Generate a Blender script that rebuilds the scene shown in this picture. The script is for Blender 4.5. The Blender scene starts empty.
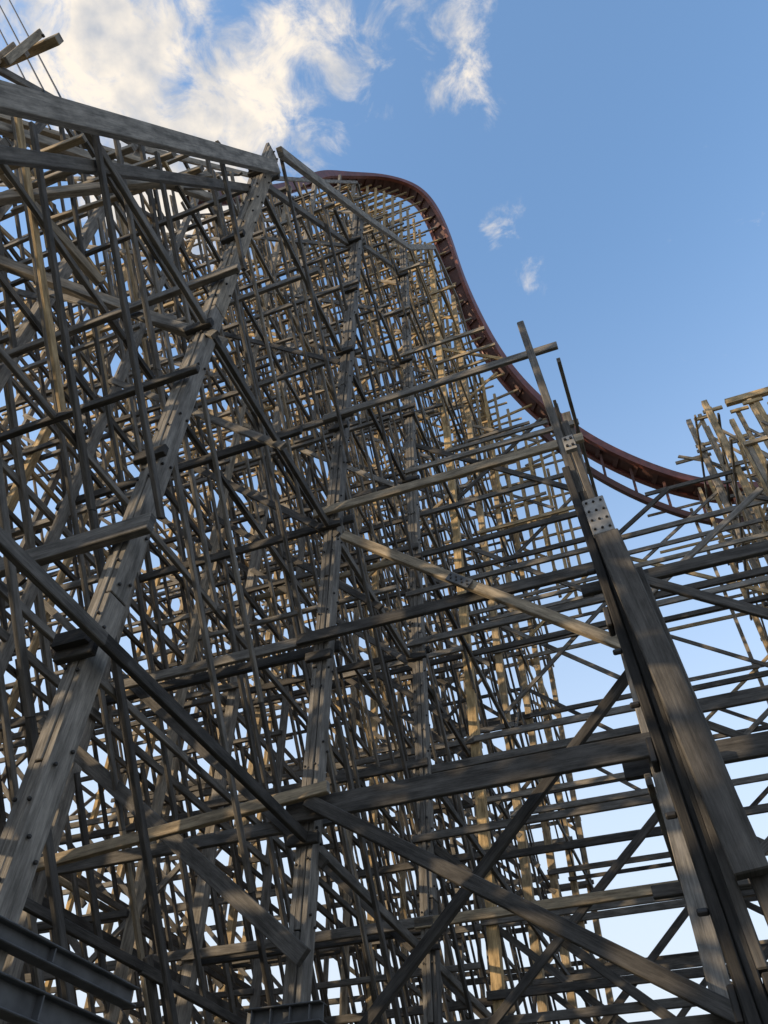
import bpy, math, random
from mathutils import Vector, Matrix
random.seed(7)
R=random.Random(11)
CH=1.6
PIT=math.radians(46.4)
AX=Vector((0.932,-0.362,0)).normalized()
BX=Vector((0.362,0.932,0)).normalized()
UP=Vector((0,0,1))
def W(a,b,h): return AX*a+BX*b+UP*(h+CH)
scene=bpy.context.scene
# ---------------------------------------------------------------- materials
def nt(mat):
    mat.use_nodes=True; t=mat.node_tree; t.nodes.clear(); return t
def wood_mat(name):
    m=bpy.data.materials.new(name); t=nt(m); N=t.nodes; L=t.links
    out=N.new('ShaderNodeOutputMaterial'); bs=N.new('ShaderNodeBsdfPrincipled')
    L.new(bs.outputs[0],out.inputs[0])
    bs.inputs['Roughness'].default_value=0.85
    bs.inputs['Specular IOR Level'].default_value=0.2
    uv=N.new('ShaderNodeUVMap'); uv.uv_map='UVMap'
    at=N.new('ShaderNodeAttribute'); at.attribute_name='tone'
    rp=N.new('ShaderNodeValToRGB'); cr=rp.color_ramp
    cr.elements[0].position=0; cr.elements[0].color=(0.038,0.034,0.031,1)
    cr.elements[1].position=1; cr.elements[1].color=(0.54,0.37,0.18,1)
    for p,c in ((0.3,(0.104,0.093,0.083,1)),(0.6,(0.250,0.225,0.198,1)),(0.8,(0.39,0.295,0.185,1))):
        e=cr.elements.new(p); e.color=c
    L.new(at.outputs['Fac'],rp.inputs[0])
    mp=N.new('ShaderNodeMapping'); mp.inputs['Scale'].default_value=(1.2,30,1)
    L.new(uv.outputs[0],mp.inputs[0])
    n1=N.new('ShaderNodeTexNoise'); n1.inputs['Scale'].default_value=1.6; n1.inputs['Detail'].default_value=8; n1.inputs['Roughness'].default_value=.75
    L.new(mp.outputs[0],n1.inputs[0])
    r1=N.new('ShaderNodeMapRange'); r1.inputs['From Min'].default_value=.3; r1.inputs['From Max'].default_value=.7
    r1.inputs['To Min'].default_value=.55; r1.inputs['To Max'].default_value=1.3
    L.new(n1.outputs[0],r1.inputs[0])
    mp2=N.new('ShaderNodeMapping'); mp2.inputs['Scale'].default_value=(.9,3.6,1)
    L.new(uv.outputs[0],mp2.inputs[0])
    n2=N.new('ShaderNodeTexNoise'); n2.inputs['Scale'].default_value=2.4; n2.inputs['Detail'].default_value=8; n2.inputs['Roughness'].default_value=.65
    L.new(mp2.outputs[0],n2.inputs[0])
    r2=N.new('ShaderNodeMapRange'); r2.inputs['From Min'].default_value=.34; r2.inputs['From Max'].default_value=.66
    r2.inputs['To Min'].default_value=.5; r2.inputs['To Max'].default_value=1.35
    L.new(n2.outputs[0],r2.inputs[0])
    mu=N.new('ShaderNodeMath'); mu.operation='MULTIPLY'; L.new(r1.outputs[0],mu.inputs[0]); L.new(r2.outputs[0],mu.inputs[1])
    vm=N.new('ShaderNodeVectorMath'); vm.operation='SCALE'; L.new(rp.outputs[0],vm.inputs[0]); L.new(mu.outputs[0],vm.inputs['Scale'])
    L.new(vm.outputs[0],bs.inputs['Base Color'])
    bp=N.new('ShaderNodeBump'); bp.inputs['Strength'].default_value=.6; bp.inputs['Distance'].default_value=.014
    L.new(n1.outputs[0],bp.inputs['Height']); L.new(bp.outputs[0],bs.inputs['Normal'])
    return m
def plain_mat(name,col,rough=.5,metal=0.,sc=6,amt=.35):
    m=bpy.data.materials.new(name); t=nt(m); N=t.nodes; L=t.links
    out=N.new('ShaderNodeOutputMaterial'); bs=N.new('ShaderNodeBsdfPrincipled'); L.new(bs.outputs[0],out.inputs[0])
    bs.inputs['Roughness'].default_value=rough; bs.inputs['Metallic'].default_value=metal
    tc=N.new('ShaderNodeTexCoord'); n=N.new('ShaderNodeTexNoise'); n.inputs['Scale'].default_value=sc; n.inputs['Detail'].default_value=5
    L.new(tc.outputs['Object'],n.inputs[0])
    r=N.new('ShaderNodeMapRange'); r.inputs['From Min'].default_value=.3; r.inputs['From Max'].default_value=.7
    r.inputs['To Min'].default_value=1-amt; r.inputs['To Max'].default_value=1+amt; L.new(n.outputs[0],r.inputs[0])
    c=N.new('ShaderNodeRGB'); c.outputs[0].default_value=(*col,1)
    vm=N.new('ShaderNodeVectorMath'); vm.operation='SCALE'; L.new(c.outputs[0],vm.inputs[0]); L.new(r.outputs[0],vm.inputs['Scale'])
    L.new(vm.outputs[0],bs.inputs['Base Color'])
    return m
WOOD=wood_mat('weathered_timber')
STEEL=plain_mat('galvanised_steel',(.085,.085,.088),.6,.1)
BOLT=plain_mat('rusted_bolt_steel',(.045,.04,.037),.6,.5)
RED=plain_mat('red_track_paint',(.16,.046,.030),.5,.1,3,.35)
DARK=plain_mat('dark_track_underside',(.095,.040,.032),.7,0,1.5,.3)
PALE=plain_mat('pale_weathered_plate',(.26,.24,.22),.7,.0,14,.35)
MATS=[WOOD,BOLT,STEEL,RED,DARK,PALE]
# ---------------------------------------------------------------- mesh collector
class MB:
    def __init__(s): s.v=[];s.f=[];s.uv=[];s.t=[];s.m=[]
    def box(s,p0,p1,w,t,side,tone=.5,mi=0):
        d=(p1-p0); Ln=d.length; d=d/Ln
        sd=side-d*side.dot(d)
        if sd.length<1e-4: sd=BX-d*BX.dot(d)
        sd.normalize(); ot=d.cross(sd)
        k=len(s.v); uo=R.uniform(0,50); vo=R.uniform(0,20)
        for p in (p0,p1):
            for x,y in ((-1,-1),(1,-1),(1,1),(-1,1)):
                s.v.append(p+sd*(x*w/2)+ot*(y*t/2))
        F=[(0,1,5,4,w),(1,2,6,5,t),(2,3,7,6,w),(3,0,4,7,t)]
        acc=vo
        for (i,j,l,q,ww) in F:
            s.f.append((k+i,k+j,k+l,k+q)); s.uv+= [(uo,acc),(uo,acc+ww),(uo+Ln,acc+ww),(uo+Ln,acc)]; acc+=ww+.3
            s.t.append(tone); s.m.append(mi)
        for q,e in (((3,2,1,0),0),((4,5,6,7),0)):
            s.f.append(tuple(k+i for i in q)); s.uv+=[(uo,vo),(uo+.02,vo+w),(uo+.04,vo+w),(uo,vo)]; s.t.append(max(0,tone-.15)); s.m.append(mi)
    def cyl(s,p0,p1,r,n=8,tone=.3,mi=1):
        d=(p1-p0).normalized(); x=d.orthogonal().normalized(); y=d.cross(x); k=len(s.v)
        for p in (p0,p1):
            for i in range(n):
                an=2*math.pi*i/n; s.v.append(p+x*(r*math.cos(an))+y*(r*math.sin(an)))
        for i in range(n):
            j=(i+1)%n; s.f.append((k+i,k+j,k+n+j,k+n+i)); s.uv+=[(0,0)]*4; s.t.append(tone); s.m.append(mi)
        s.f.append(tuple(k+i for i in reversed(range(n)))); s.uv+=[(0,0)]*n; s.t.append(tone); s.m.append(mi)
        s.f.append(tuple(k+n+i for i in range(n))); s.uv+=[(0,0)]*n; s.t.append(tone); s.m.append(mi)
    def obj(s,name,parent=None,bevel=0):
        me=bpy.data.meshes.new(name); me.from_pydata([tuple(v) for v in s.v],[],s.f)
        used=sorted(set(s.m)); rem={m:i for i,m in enumerate(used)}
        for m in used: me.materials.append(MATS[m])
        me.polygons.foreach_set('material_index',[rem[m] for m in s.m])
        u=me.uv_layers.new(name='UVMap'); fl=[c for p in s.uv for c in p]; u.data.foreach_set('uv',fl)
        at=me.attributes.new('tone','FLOAT','FACE'); at.data.foreach_set('value',s.t)
        me.update()
        o=bpy.data.objects.new(name,me); scene.collection.objects.link(o)
        if parent is not None: o.parent=parent
        if bevel:
            md=o.modifiers.new('bevel','BEVEL'); md.width=bevel; md.segments=1; md.limit_method='ANGLE'
        return o
def empty(name,label,cat):
    e=bpy.data.objects.new(name,None); scene.collection.objects.link(e)
    e['label']=label; e['category']=cat; return e
MAIN=empty('roller_coaster_trestle','towering weathered grey timber trestle, densely cross-braced','roller coaster structure')
SEC=empty('roller_coaster_trestle','sunlit tan timber trestle of the next hill carrying the track','roller coaster structure')
TRK=empty('roller_coaster_track','dark red steel track curving down from the wooden crest','roller coaster track')
# ---------------------------------------------------------------- members
members=[]
def add(kind,p0,p1,w,t,side,tone,owner=MAIN,extra=None):
    mb=MB(); mb.box(p0,p1,w,t,side,tone)
    members.append((kind,owner,mb,p0,p1,max(w,t))); return mb
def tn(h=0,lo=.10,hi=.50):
    k=min(1,max(0,(h-4)/24))  # light put into wood colour: low timbers dark as backlit, high ones sunlit gold
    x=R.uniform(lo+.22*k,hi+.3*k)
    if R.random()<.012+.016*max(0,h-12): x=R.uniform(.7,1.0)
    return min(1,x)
LV=[1.9+2.65*i for i in range(-1,20)]
bs=[-7.5,-3.5,.5,4.5,8.55,12.5,16.5,20.5,24.5,28.5,32.5]
rows=[-20.9,-16.7,-12.5,-8.3,-4.1,-.1,4.7,7.5,10.3]
def interp(x,xs,ys):
    if x<=xs[0]: return ys[0]
    for i in range(len(xs)-1):
        if x<=xs[i+1]:
            return ys[i]+(ys[i+1]-ys[i])*(x-xs[i])/(xs[i+1]-xs[i])
    return ys[-1]
P={}
P[-4.1]=([-7.5,-3.5,.5,4.5,8.55,12.5,16.5,20.5,24.5,28.5,32.5],[1,2.5,7.0,15.9,21.7,27.6,35.5,37.5,34,29,24])
hcx=[-7.5,-3.5,.5,4.5,8.5,12.5,15,17,18.6,20.5,24.5,28.5,32.5]
hcy=[7,11,16,21.5,29.5,38.8,46,49,49.3,45,40,34,28]
P[-8.3]=(hcx,[y-1.1 for y in hcy])
P[-12.5]=(hcx,[y-1.1+(4 if x<6 else 0) for x,y in zip(hcx,hcy)])
P[-16.7]=(hcx,[y*.92+(6 if x<6 else 0) for x,y in zip(hcx,hcy)])
P[-20.9]=(hcx,[y*.85+(9 if x<6 else 2) for x,y in zip(hcx,hcy)])
P[-.1]=([4.5,8.5,12.5,16.5,20.5,24.5,28.5],[7.2,12.9,15.5,17.2,18.2,18.8,18.8])
P[4.7]=([12.5,16.5,20.5,24.5,28.5],[10,15,23.8,27.8,26.0])
P[7.5]=([16.5,20.5,24.5,28.5,32.5],[14,22,28,27,27])
P[10.3]=([20.5,24.5,28.5,32.5],[18,25,29,29])
def top(a,b):
    xs,ys=P[a]
    if b<xs[0]-.6 or b>xs[-1]+.1: return None
    if a<-15 and (b<-4 or b>28.6): return None
    return interp(b,xs,ys)
def own(a,b): return SEC if a>3 else MAIN
def lean(a,b,h):
    if b==4.5 and a==-4.1: return a-.040*(16-h)
    if b==8.55 and a==-4.1: return a-.012*(20-h)
    return a
def bolts(mb,a,b,h0,h1,wa,wb,step=.9):
    h=h0
    while h<h1:
        al=lean(a,b,h)
        for k in (-.07,.07):
            q=W(al+k,b-wb/2-.01,h+R.uniform(-.1,.1)); mb.cyl(q,q-BX*.03,.02,6)
            al2=lean(a,b,h+.35)
            q=W(al2+wa/2,b+k,h+.35+R.uniform(-.1,.1)); mb.cyl(q,q+AX*.03,.02,6)
        h+=step*R.uniform(.6,1.4)
def plypost(a,b,h1,wa,wb,tones,boltrange=None,h0=-CH,owner=MAIN):
    mb=MB(); n=3; th=wa/n
    for i in range(n):
        da=-wa/2+th*(i+.5); h=h0; L0=3.1+1.7*i
        first=True
        while h<h1:
            e=min(h+(L0 if first else 5.2),h1 - (.25*i if h+5.2>=h1 else 0)); first=False
            if e<=h+.05: break
            dw=R.uniform(-.02,.02)+(.03 if i==1 else 0)
            mb.box(W(lean(a,b,h)+da,b,h+.008),W(lean(a,b,e)+da,b,e-.008),wb+dw,th-.006,BX,R.choice(tones)+R.uniform(-.05,.05))
            h=e
            if h1-h<.4: break
    if boltrange: bolts(mb,a,b,boltrange[0],boltrange[1],wa,wb)
    for l in LV:
        if 2<l<h1-1:
            al=lean(a,b,l); mb.box(W(al-.2,b-wb/2-.05,l-.35),W(al+.2,b-wb/2-.05,l-.35),.14,.08,UP,.15)
    members.append(('timber_post',owner,mb,W(lean(a,b,h0),b,h0),W(a,b,h1),wb+.3)); return mb
for a in rows:
    for b in bs:
        t=top(a,b)
        if t is None: continue
        if a==-4.1:
            if b in (4.5,8.55,12.5):
                plypost(a,b,t+.5,.23,.24,[.60,.52,.64] if b==4.5 else [.44,.35,.5],(0,t) if b<10 else (4,t)); continue
            add('timber_post',W(a,b,-CH),W(a,b,t+.4),.22,.22,BX,tn(t,.35,.6)); continue
        if a==-.1 and b==4.5: continue
        if a==-.1 and b>23: continue
        if a==-.1 and b==8.55: t-=3.4
        add('timber_post',W(a,b,-CH),W(a,b,t+R.uniform(.1,.4)),.2,.2,BX,tn(t,.15,.45) if a<3 else R.uniform(.6,1),own(a,b))  # right trestle timbers carry a sunlit look in their tone
for a in rows:
    for i in range(len(bs)-1):
        b=(bs[i]+bs[i+1])/2
        if a>-4.2 and not (a>4 and b>18): continue
        if a==-4.1 and b<13: continue
        if b<-4: continue
        t=top(a,b)
        if t is None: continue
        if a<-9 and i%2: continue
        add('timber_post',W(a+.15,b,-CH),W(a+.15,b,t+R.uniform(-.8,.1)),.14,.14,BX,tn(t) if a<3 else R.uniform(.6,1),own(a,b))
for a in (4.7,6.1,7.5,8.9):
    for b in (18.5,19.5,21.5,23.5,25.5):
        t=interp(b,P[4.7][0],P[4.7][1])-(a-4.7)*.1
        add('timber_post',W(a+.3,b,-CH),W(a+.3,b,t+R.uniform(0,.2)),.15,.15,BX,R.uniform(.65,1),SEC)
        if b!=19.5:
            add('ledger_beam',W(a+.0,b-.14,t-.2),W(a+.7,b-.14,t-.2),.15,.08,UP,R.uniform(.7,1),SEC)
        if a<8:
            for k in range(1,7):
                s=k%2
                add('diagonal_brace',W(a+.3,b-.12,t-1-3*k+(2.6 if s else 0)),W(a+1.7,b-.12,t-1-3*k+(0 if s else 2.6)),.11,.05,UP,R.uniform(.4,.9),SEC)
add('walkway_outrigger',W(5.9,22.6,26.2),W(9.5,22.6,26.2),.3,.2,UP,.9,SEC)
def clipdiag(kind,pa,ha,pb,hb,ta,tb,mk,w,t,tone,ow):
    fa=ta-ha; fb=tb-hb
    if fa<0 and fb<0: return
    if fa<0:
        f=fa/(fa-fb); pa=pa+(pb-pa)*f; ha=ha+(hb-ha)*f
    elif fb<0:
        f=fb/(fb-fa); pb=pb+(pa-pb)*f; hb=hb+(ha-hb)*f
    if max(ha,hb)<-CH+.1: return
    if ha<-CH or hb<-CH:
        if ha<hb: f=(-CH-ha)/(hb-ha); pa=pa+(pb-pa)*f; ha=-CH
        else: f=(-CH-hb)/(ha-hb); pb=pb+(pa-pb)*f; hb=-CH
    p0,p1=mk(pa,ha),mk(pb,hb)
    if (p1-p0).length<.8: return
    add(kind,p0,p1,w,t,UP,tone,ow)
def bent(b,half=False):
    for i in range(len(rows)-1):
        a0,a1=rows[i],rows[i+1]
        t0,t1=top(a0,b),top(a1,b)
        if t0 is None or t1 is None: continue
        right=a0>=-4.1
        if right and half and a0<4: continue
        if b==4.5 and right: continue
        ow=own(a0,b) if a0>0 else MAIN
        hi=min(t0,t1)+.3; hmx=max(t0,t1)
        for k,l in enumerate(LV):
            if l>hmx: break
            if b==4.5 and a0==-8.3 and l<13: continue
            if l>hi:
                if abs(t0-t1)<.5: continue
                if b==8.55 and right: continue
                if right and k%2: continue
                f=(l-hi)/(hmx-hi)
                if t0>t1: q0,q1=a0-.3,a0+(a1-a0)*(1-f)
                else: q0,q1=a1-(a1-a0)*(1-f),a1+.3
                if q1-q0<.8: continue
            else: q0,q1=a0-.18*R.uniform(.6,1.3),a1+.18*R.uniform(.6,1.3)
            if half and (R.random()<.2 or k%2): continue
            s=-.15 if (i+k)%2==0 else .15
            if half: s*=.7
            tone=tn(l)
            dp=.15 if not half else .10
            if b<9: dp=.17
            if b==8.55 and right:
                s=-.2; q0-=.3; dp=.18
                tone={0:.3,1:.25,2:.22,3:.72,4:.5}.get(k-1,.5)
                if k==2: dp=.28
            add('ledger_beam',W(q0,b+s,l+R.uniform(-.02,.02)),W(q1,b+s,l+R.uniform(-.02,.02)),dp,.07,UP,tone,ow)
            if R.random()<.2 and not half and not right:
                add('ledger_beam',W(q0+.1,b-s,l+R.uniform(-.03,.03)),W(q1-.1,b-s,l),dp,.07,UP,tn(l),ow)
            if right and b>12 and R.random()<(.35 if l>11 else .3):
                if l+1.3<hi: add('ledger_beam',W(q0,b+s,l+1.3),W(q1,b+s,l+1.3),.12,.06,UP,R.uniform(.2,.7),ow)
        drop=3.97; c0=-1.35
        if right: drop=3.5
        for k in range(-2,14):
            h0=c0+5.3*k+((-drop*i)%5.3)
            if right and b==8.55: continue
            if b==4.5 and a0==-8.3 and h0<13: continue
            s=.09*(1 if k%2 else -1)
            mk=lambda x,h,s=s: W(x,b+s,h)
            if half and k%2: continue
            if not(right and ((k+int(b*2))%2)):
                clipdiag('diagonal_brace',a0,h0,a1,h0-drop,t0,t1,mk,.13,.06,tn(h0,.1,.45),ow)
            if (not half) and R.random()<(.15 if not right else .5):
                mk2=lambda x,h,s=s: W(x,b-s,h)
                clipdiag('diagonal_brace',a0,h0-drop,a1,h0,t0,t1,mk2,.12,.06,tn(h0,.1,.45),ow)
for b in bs: bent(b)
for i in range(3,len(bs)-2):
    bent((bs[i]+bs[i+1])/2+.01,True)
for l,dp,tone in ((4.55,.26,.22),(7.2,.18,.25),(1.9,.18,.2),(3.2,.12,.3)):
    add('ledger_beam',W(-.5,8.78,l),W(5.2,8.78,l),dp,.08,UP,tone)
add('diagonal_brace',W(-.1,8.7,7.4),W(4.4,8.7,4.0),.13,.07,UP,.3)
def B8(a0,h0,a1,h1,tone,w=.24,off=-.31):
    add('diagonal_brace',W(a0,8.55+off,h0),W(a1,8.55+off,h1),w,.09,UP,tone)
B8(-3.9,9.0,.3,5.45,.72,.15)
B8(-4.2,4.6,.3,1.75,.2,.16)
B8(-8.9,6.75,-4.1,2.85,.35,.2)
B8(-4.3,1.7,-.1,5.9,.12,.12,.33)
add('ledger_beam',W(-8.6,8.2,4.35),W(-3.9,8.2,4.7),.15,.09,UP,.76)
# ---- longitudinal members along the rows
def brow(a,main=True,fine=False):
    src=a if a in P else None
    for i in range(len(bs)-1):
        b0,b1=bs[i],bs[i+1]
        if src is not None: t0,t1=top(a,b0),top(a,b1)
        else:
            lo_=max(r for r in rows if r<a); hi_=min(r for r in rows if r>a)
            q=[top(lo_,b0),top(hi_,b0),top(lo_,b1),top(hi_,b1)]
            if None in q: continue
            f=(a-lo_)/(hi_-lo_)
            t0=q[0]+(q[1]-q[0])*f-.6; t1=q[2]+(q[3]-q[2])*f-.6
        if t0 is None or t1 is None: continue
        ow=own(a,b0)
        hi=min(t0,t1); hm=max(t0,t1)
        if a==-.1 and b0<8: continue
        if a==-.1 and b0>19: continue
        for k,l in enumerate(LV):
            if fine: break
            l2=l-.33 if main else l+1.1
            if l2>hm: break
            q0,q1=b0-.18*R.uniform(.6,1.4),b1+.18*R.uniform(.6,1.4)
            if l2>hi:
                f=(l2-hi)/max(.01,hm-hi)
                if t0<t1: q0=b0+(b1-b0)*f
                else: q1=b1-(b1-b0)*f
                if q1-q0<.6: continue
            if a==-4.1 and b0<9 and k%2==1: continue
            s=(.15 if k%2 else -.15) if main else 0
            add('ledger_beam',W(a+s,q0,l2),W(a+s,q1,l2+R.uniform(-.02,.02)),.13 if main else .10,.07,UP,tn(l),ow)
        drop=5.3
        for k in range(-1,14 if not fine else 28):
            h0=.6+5.3*k+(0 if main else 2.6)
            if fine: h0=.6+2.65*k+fine
            if a==-.1 and k%2: continue
            if a>3 and k%2: continue
            tone=tn(h0,.1,.45)
            ww=.12 if not fine else .09
            if a==-4.1 and b0<9:
                if b0==4.5 and k<3: continue
                tone=.3; ww=.09
            s=.1 if k%2 else -.1
            mk=lambda x,h,s=s: W(a+s,x,h)
            clipdiag('diagonal_brace',b0,h0,b1,h0-drop,t0,t1,mk,ww,.055,tone,ow)
            if main and R.random()<.06 and not(a==-4.1 and b0<9):
                mk2=lambda x,h,s=s: W(a-s,x,h)
                clipdiag('diagonal_brace',b0,h0-drop,b1,h0,t0,t1,mk2,.12,.06,tn(h0,.1,.45),ow)
        if a<-1 and main:
            if a==-4.1:
                g=.05
                if b0==.5: g=-.75
                add('raking_chord',W(a+.2,b0,t0-(.15 if b0==.5 else -.05)),W(a+.2,b1,t1+g),.25 if b0<4 else .2,.12,UP,.62,ow)
                add('raking_chord',W(a-.2,b0,t0-.9),W(a-.2,b1,t1-1.4),.14,.1,UP,.4,ow)
            else: add('raking_chord',W(a+.2,b0,t0+.05),W(a+.2,b1,t1+.05),.15,.1,UP,tn(t0),ow)
for a in rows: brow(a)
for a in (-6.2,-10.4): brow(a,False)
brow(-5.1,False,.5); brow(-7.2,False,1.6); brow(-9.4,False,2.1); brow(-11.4,False,.9)
# ---------------------------------------------------------------- near details
add('ledger_beam',W(-9.2,4.28,5.6),W(-4.1,4.28,5.6),.22,.1,UP,.45)
add('ledger_beam',W(-9.0,4.28,10.8),W(-3.9,4.28,10.8),.17,.09,UP,.5)
add('ledger_beam',W(-9.0,4.28,8.3),W(-4.1,4.28,8.3),.12,.08,UP,.25)
add('ledger_beam',W(-4.75,4.29,4.3),W(-4.4,4.29,4.3),.14,.14,UP,.0)
def nearpost():
    b=4.5
    A=lambda h,o: .255-.052*(h+CH)+o
    mb=MB()
    def pl(o,h0,h1,w,t,tone,db=0): mb.box(W(A(h0,o),b+db,h0),W(A(h1,o),b+db,h1),w,t,BX,tone)
    pl(-.07,-CH,4.9,.20,.06,.0)  # left plies near-black: the post's shadow is put into their tone
    pl(-.005,-CH,4.6,.18,.06,.05,.02)
    pl(-.03,4.62,7.3,.12,.07,.4,.02)
    pl(.06,-CH,1.2,.20,.06,.05)
    pl(.045,1.22,5.5,.14,.06,.3)
    for h in (.9,1.5,2.0,2.7,3.1,3.8):
        q=W(A(h,-.10),b-.05,h); mb.cyl(q,q-AX*.06,.022,6)
    for h in (1.1,2.4,3.4):
        q=W(A(h,-.12),b+.02,h); mb.box(q-UP*.08,q+UP*.08,.14,.04,BX,.0,1)
    members.append(('timber_post',MAIN,mb,W(A(-CH,0),b,-CH),W(A(7,0),b,7.3),.5))
    mb=MB()
    mb.box(W(A(1.6,.15),b-.165,1.6),W(A(4.0,.05),b-.165,4.0),.17,.09,AX,.3)
    mb.box(W(A(1.35,.19),b-.06,1.35),W(A(3.7,.15),b-.06,3.7),.10,.1,AX,.28)
    members.append(('splice_plank',MAIN,mb,W(0,b,1.8),W(0,b,4.1),.4))
    def plate(h0,h1,w,o,nx,ny,mi=5):
        mb=MB(); p0=W(A(h0,o),b-.15,h0); p1=W(A(h1,o),b-.15,h1)
        mb.box(p0,p1,w,.04,AX,.5,mi)
        for i in range(nx):
            for j in range(ny):
                q=p0.lerp(p1,(j+.5)/ny)+AX*(w*((i+.5)/nx-.5)); mb.cyl(q,q-BX*.035,.012,6)
        members.append(('gusset_plate',MAIN,mb,p0,p1,w))
    plate(4.03,4.40,.16,.04,3,4); plate(5.0,5.17,.09,.02,2,2)
nearpost()
mb=MB(); p0=W(-2.2,8.16,7.52);p1=W(-1.9,8.16,7.27); mb.box(p0,p1,.14,.03,UP,.5,2)
for i in range(4):
    q=p0.lerp(p1,(i+.5)/4); mb.cyl(q+UP*.03,q+UP*.03-BX*.03,.016,6); mb.cyl(q-UP*.03,q-UP*.03-BX*.03,.016,6)
members.append(('gusset_plate',MAIN,mb,p0,p1,.2))
def ibeam(p0,p1,h,w):
    mb=MB()
    mb.box(p0,p1,h,.014,UP,.5,2)
    d=UP*(h/2)
    mb.box(p0+d,p1+d,.016,w,UP,.5,2); mb.box(p0-d,p1-d,.016,w,UP,.5,2)
    for i in range(4):
        q=p0.lerp(p1,.1+.25*i); mb.box(q-UP*(h/2-.01),q+UP*(h/2-.01),.012,w*.9,(p1-p0).normalized(),.5,2)
    members.append(('steel_foot_beam',MAIN,mb,p0,p1,w))
ibeam(W(-4.5,-1,1.95),W(-4.5,6.0,1.95),.12,.14)
ibeam(W(-4.5,-1,1.62),W(-4.5,6.0,1.62),.18,.16)
ibeam(W(-4.65,8.15,2.3),W(-3.8,8.15,2.3),.16,.18)
for i in range(5):
    b=1.4+.62*i
    h=interp(b,*P[-4.1])+R.uniform(-.3,.3)
    add('walkway_outrigger',W(-8.6,b,h+1.2),W(-5.0,b,h+.4),.14,.09,UP,R.uniform(.6,.85))
for (a0,b0,h0,a1,b1,h1,w,t) in [(-9.5,2.2,12.6,-4.6,5.2,10.5,.22,.64),(-8.5,.2,14.2,-6.9,4.4,12.6,.2,.7),
     (-7.6,1.0,12.5,-6.0,5.2,17.2,.2,.65),(-9.8,1.2,10.5,-5.0,4.1,14.8,.22,.66),(-12,1,19.2,-7,4,17.2,.2,.7)]:
    add('diagonal_brace',W(a0,b0,h0),W(a1,b1,h1),w,.12,UP,t)
mb=MB(); mb.box(W(-11.5,1.3,17),W(-7.1,1.45,17),.30,.16,UP,.8); mb.box(W(-11.3,1.2,16.3),W(-7.5,1.35,16.3),.2,.14,UP,.75)
for q in (-7.4,-8.0):
    mb.box(W(q,1.25,15.2),W(q,1.25,17.1),.06,.14,AX,.7)
for q in (-7.35,-7.55,-7.75):
    c=W(q,1.33,17); mb.cyl(c,c-BX*.06,.03,6)
members.append(('walkway_outrigger',MAIN,mb,W(-11,1.3,17),W(-7.1,1.4,17),.5))
for k in range(3):
    mb=MB(); p0=W(-12.2-.35*k,.6,27.5); p1=W(-7.1-.1*k,2.4,15.6-.3*k); mb.cyl(p0,p1,.022,6)
    members.append(('guy_cable',MAIN,mb,p0,p1,.05))
# ---------------------------------------------------------------- track
path=[(-10.4,4.5,21.0),(-10.4,8.5,28.8),(-10.4,12.5,38.6),(-10,15,45.8),(-8.9,17,49.3),(-7.0,18.6,50.9),
      (-5.3,19.7,49.9),(-4.5,20.9,46.8),(-4.1,22.6,42.1),(-2.9,24.5,36.5),(-.8,26,32.2),(1.7,27,29.1),(4.8,28.3,27.3),(8.5,29.8,27.5),(13,31.2,30),(18,32,35)]
pts=[W(*p) for p in path]
def cr(p0,p1,p2,p3,t):
    return .5*((2*p1)+(p2-p0)*t+(2*p0-5*p1+4*p2-p3)*t*t+(3*p1-p0-3*p2+p3)*t*t*t)
S=[]
for i in range(1,len(pts)-2):
    for k in range(12): S.append(cr(pts[i-1],pts[i],pts[i+1],pts[i+2],k/12))
S.append(pts[-2])
for it in range(14):
    S=[S[0]]+[(S[i-1]+S[i]*2+S[i+1])/4 for i in range(1,len(S)-1)]+[S[-1]]
n=len(S)
fr=[(S[min(i+1,n-1)]-S[max(i-1,0)]).normalized() for i in range(n)]
lat=[d.cross(UP).normalized() for d in fr]
for it in range(14):
    lat=[(lat[max(0,i-1)]+lat[i]*2+lat[min(n-1,i+1)]).normalized() for i in range(n)]
lat=[(l-fr[i]*l.dot(fr[i])).normalized() for i,l in enumerate(lat)]
def sweep(name,off,wl,wn,mi,noff=0,parent=TRK,i0=0,dz=0):
    mb=MB()
    for i in range(i0,n):
        l=lat[i]; nn=l.cross(fr[i]).normalized()
        c=S[i]+l*off+nn*noff+UP*dz
        for x,y in ((-1,-1),(1,-1),(1,1),(-1,1)): mb.v.append(c+l*(x*wl/2)+nn*(y*wn/2))
    for i in range(n-1-i0):
        for q in range(4):
            r=(q+1)%4; mb.f.append((i*4+q,i*4+r,i*4+4+r,i*4+4+q)); mb.uv+=[(0,0)]*4; mb.t.append(.5); mb.m.append(mi)
    return mb.obj(name,parent)
e_=next(i for i in range(n) if S[i].dot(BX)>26.3)
sweep('track_rail',-.42,.20,.42,3); sweep('track_rail',.42,.20,.42,3)
sweep('track_spine',0,.60,.1,4,-.03)
sweep('lower_support_rail',-.2,.2,.34,4,0,TRK,e_-8,-1.9)
for i in range(14,n-1,3):
    l=lat[i]; nn=l.cross(fr[i]).normalized()
    mb=MB(); c=S[i]-nn*.1; mb.box(c-l*.34,c+l*.34,.12,.2,nn,.5,4)
    mb.obj('crosstie',TRK)
for i in range(e_-6,n-1,5):
    mb=MB(); c=S[i]; mb.box(c-UP*.2,c-UP*2.0-lat[i]*.2,.12,.12,AX,.5,4); mb.obj('rail_hanger',TRK)
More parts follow.
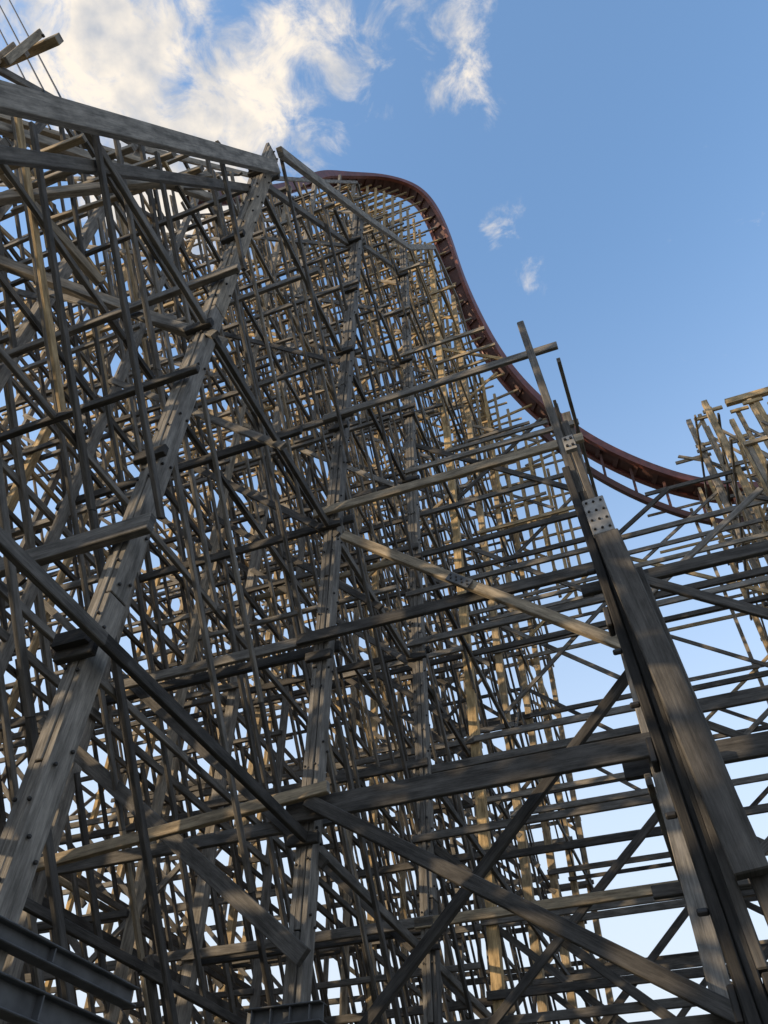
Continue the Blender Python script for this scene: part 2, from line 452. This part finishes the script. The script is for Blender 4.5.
for i in range(40,n-8,3):
    l=lat[i]; base=S[i]-AX*1.5-BX*.4-UP*1.4
    if i>e_:
        if i%2 or S[i].dot(AX)<4: continue
        base=S[i]-UP*.8
    for off in (-.8,.8):
        p=base+l*off*.8
        ln=9 if i<=e_ else p.z
        add('timber_post',p-UP*ln,p,.13,.13,BX,R.uniform(.6,1),MAIN if i<=e_ else SEC)  # golden tone paints sunlight onto the high supports
    for k in range(3):
        z=-.3-k*2.3
        add('ledger_beam',base-AX*2.2+UP*z,base+AX*.9+UP*z,.12,.06,UP,R.uniform(.6,1))
    if i<=e_: add('ledger_beam',base-AX*1.2,S[i]-UP*.35,.13,.08,UP,R.uniform(.6,1))
# ---------------------------------------------------------------- emit
cP,sP=math.cos(PIT),math.sin(PIT)
def proj(p):
    X,Y,Z=p.x,p.y,p.z-CH; d=Y*cP+Z*sP
    if d<.3: return None
    return 384+800*X/d, 512-800*(-Y*sP+Z*cP)/d, d
def score(m):
    _,_,_,p0,p1,w=m; s=0; n=16; L=(p1-p0).length
    for i in range(n):
        q=proj(p0.lerp(p1,(i+.5)/n))
        if q and -5<q[0]<773 and -5<q[1]<1029:
            s+=(L/n)*w*(800/q[2])**2/(1+q[2]*.05)
    return s
groups={}
for m in members: groups.setdefault((m[0],m[1].name),[]).append(m)
print('members',len(members))
for (kind,on),ms in groups.items():
    ms.sort(key=score,reverse=True)
    for m in ms[:100]:
        m[2].obj(kind,m[1],.008 if score(m)>400 else 0)
    if len(ms)>100:
        mb=MB()
        for m in ms[100:]:
            k=len(mb.v); s=m[2]; mb.v+=s.v; mb.f+=[tuple(k+i for i in f) for f in s.f]; mb.uv+=s.uv; mb.t+=s.t; mb.m+=s.m
        o=mb.obj(kind,ms[0][1]); o['kind']='stuff'
# ---------------------------------------------------------------- ground
gm=bpy.data.materials.new('gravel_and_grass'); t=nt(gm); N=t.nodes; L=t.links
out=N.new('ShaderNodeOutputMaterial'); bsd=N.new('ShaderNodeBsdfPrincipled'); L.new(bsd.outputs[0],out.inputs[0]); bsd.inputs['Roughness'].default_value=.95
tc=N.new('ShaderNodeTexCoord'); nn_=N.new('ShaderNodeTexNoise'); nn_.inputs['Scale'].default_value=.35; nn_.inputs['Detail'].default_value=12
L.new(tc.outputs['Object'],nn_.inputs[0]); rp=N.new('ShaderNodeValToRGB'); L.new(nn_.outputs[0],rp.inputs[0])
rp.color_ramp.elements[0].position=.4; rp.color_ramp.elements[0].color=(.07,.09,.035,1)
rp.color_ramp.elements[1].position=.55; rp.color_ramp.elements[1].color=(.24,.21,.17,1)
L.new(rp.outputs[0],bsd.inputs['Base Color'])
me=bpy.data.meshes.new('ground'); g=3000
me.from_pydata([(-g,-g,0),(g,-g,0),(g,g,0),(-g,g,0)],[],[(0,1,2,3)]); me.materials.append(gm)
go=bpy.data.objects.new('ground',me); go['kind']='structure'; go['label']='gravel and patchy grass ground beneath the coaster'; scene.collection.objects.link(go)
# ---------------------------------------------------------------- light and sky
SAZ=math.radians(-103); SEL=math.radians(14)
sd=Vector((math.sin(SAZ)*math.cos(SEL),math.cos(SAZ)*math.cos(SEL),math.sin(SEL)))
li=bpy.data.lights.new('sun','SUN'); li.energy=5; li.angle=math.radians(.5); li.color=(1,.80,.53)
lo=bpy.data.objects.new('sun',li); lo.rotation_euler=sd.to_track_quat('Z','Y').to_euler(); scene.collection.objects.link(lo)
w=bpy.data.worlds.new('World'); scene.world=w; w.use_nodes=True; t=w.node_tree; t.nodes.clear(); N=t.nodes; L=t.links
wo=N.new('ShaderNodeOutputWorld'); bg=N.new('ShaderNodeBackground'); L.new(bg.outputs[0],wo.inputs[0]); bg.inputs[1].default_value=.15
sk=N.new('ShaderNodeTexSky'); sk.sky_type='NISHITA'; sk.sun_disc=False; sk.sun_elevation=SEL; sk.sun_rotation=SAZ
sk.air_density=1.0; sk.dust_density=1.2; sk.ozone_density=1.3
tint=N.new('ShaderNodeVectorMath'); tint.operation='MULTIPLY'; tint.inputs[1].default_value=(2.4,2.75,3.0); L.new(sk.outputs[0],tint.inputs[0])
tc=N.new('ShaderNodeTexCoord'); sx=N.new('ShaderNodeSeparateXYZ'); L.new(tc.outputs['Generated'],sx.inputs[0])
hz=N.new('ShaderNodeMapRange'); hz.interpolation_type='SMOOTHSTEP'; hz.inputs['From Min'].default_value=.10; hz.inputs['From Max'].default_value=.92
hz.inputs['To Min'].default_value=1.0; hz.inputs['To Max'].default_value=0; L.new(sx.outputs[2],hz.inputs[0])
hm_=N.new('ShaderNodeMix'); hm_.data_type='RGBA'; L.new(hz.outputs[0],hm_.inputs['Factor']); L.new(tint.outputs[0],hm_.inputs['A']); hm_.inputs['B'].default_value=(5.3,5.8,6.4,1)
mx=N.new('ShaderNodeMath'); mx.operation='MAXIMUM'; mx.inputs[1].default_value=.06; L.new(sx.outputs[2],mx.inputs[0])
dx=N.new('ShaderNodeMath'); dx.operation='DIVIDE'; L.new(sx.outputs[0],dx.inputs[0]); L.new(mx.outputs[0],dx.inputs[1])
dy=N.new('ShaderNodeMath'); dy.operation='DIVIDE'; L.new(sx.outputs[1],dy.inputs[0]); L.new(mx.outputs[0],dy.inputs[1])
cv=N.new('ShaderNodeCombineXYZ'); L.new(dx.outputs[0],cv.inputs[0]); L.new(dy.outputs[0],cv.inputs[1])
def blob(c,r,s):
    d=N.new('ShaderNodeVectorMath'); d.operation='DISTANCE'; L.new(cv.outputs[0],d.inputs[0]); d.inputs[1].default_value=(*c,0)
    m=N.new('ShaderNodeMapRange'); m.interpolation_type='SMOOTHSTEP'; m.inputs['From Min'].default_value=0; m.inputs['From Max'].default_value=r
    m.inputs['To Min'].default_value=s; m.inputs['To Max'].default_value=0; L.new(d.outputs['Value'],m.inputs[0]); return m.outputs[0]
acc=None
for c,r,s in (((-.30,.24),.26,.50),((-.17,.30),.20,.46),((-.26,.38),.24,.52),((-.08,.24),.17,.33),((.085,.27),.11,.30),((.05,.20),.11,.28),((.143,.44),.07,.25),((.19,.51),.05,.22),((-.9,.5),.6,.5),((.9,-.4),.6,.4)):
    o=blob(c,r,s)
    if acc is None: acc=o
    else:
        m=N.new('ShaderNodeMath'); m.operation='MAXIMUM'; L.new(acc,m.inputs[0]); L.new(o,m.inputs[1]); acc=m.outputs[0]
nz=N.new('ShaderNodeTexNoise'); nz.inputs['Scale'].default_value=15; nz.inputs['Detail'].default_value=12; nz.inputs['Roughness'].default_value=.64; nz.inputs['Distortion'].default_value=.5
L.new(cv.outputs[0],nz.inputs[0])
ad=N.new('ShaderNodeMath'); ad.operation='ADD'; L.new(acc,ad.inputs[0]); L.new(nz.outputs[0],ad.inputs[1])
th=N.new('ShaderNodeMapRange'); th.interpolation_type='SMOOTHSTEP'; th.inputs['From Min'].default_value=.66; th.inputs['From Max'].default_value=.96; L.new(ad.outputs[0],th.inputs[0])
nz2=N.new('ShaderNodeTexNoise'); nz2.inputs['Scale'].default_value=12; nz2.inputs['Detail'].default_value=9; L.new(cv.outputs[0],nz2.inputs[0])
cc=N.new('ShaderNodeValToRGB'); L.new(nz2.outputs[0],cc.inputs[0])
cc.color_ramp.elements[0].position=.38; cc.color_ramp.elements[0].color=(.55,.58,.64,1)
cc.color_ramp.elements[1].position=.58; cc.color_ramp.elements[1].color=(1.05,.95,.82,1)
sc=N.new('ShaderNodeVectorMath'); sc.operation='SCALE'; sc.inputs['Scale'].default_value=6.7; L.new(cc.outputs[0],sc.inputs[0])
mi=N.new('ShaderNodeMix'); mi.data_type='RGBA'; L.new(th.outputs[0],mi.inputs['Factor']); L.new(hm_.outputs['Result'],mi.inputs['A']); L.new(sc.outputs[0],mi.inputs['B'])
L.new(mi.outputs['Result'],bg.inputs[0])
# ---------------------------------------------------------------- camera
cam=bpy.data.cameras.new('camera'); co=bpy.data.objects.new('camera',cam); scene.collection.objects.link(co)
co.location=(0,0,CH); co.rotation_euler=(math.pi/2+PIT,0,0)
cam.sensor_fit='VERTICAL'; cam.sensor_height=36; cam.lens=36*800/1024; cam.clip_end=10000; cam.clip_start=.05
scene.camera=co
scene.view_settings.view_transform='Standard'; scene.view_settings.look='None'; scene.view_settings.exposure=0
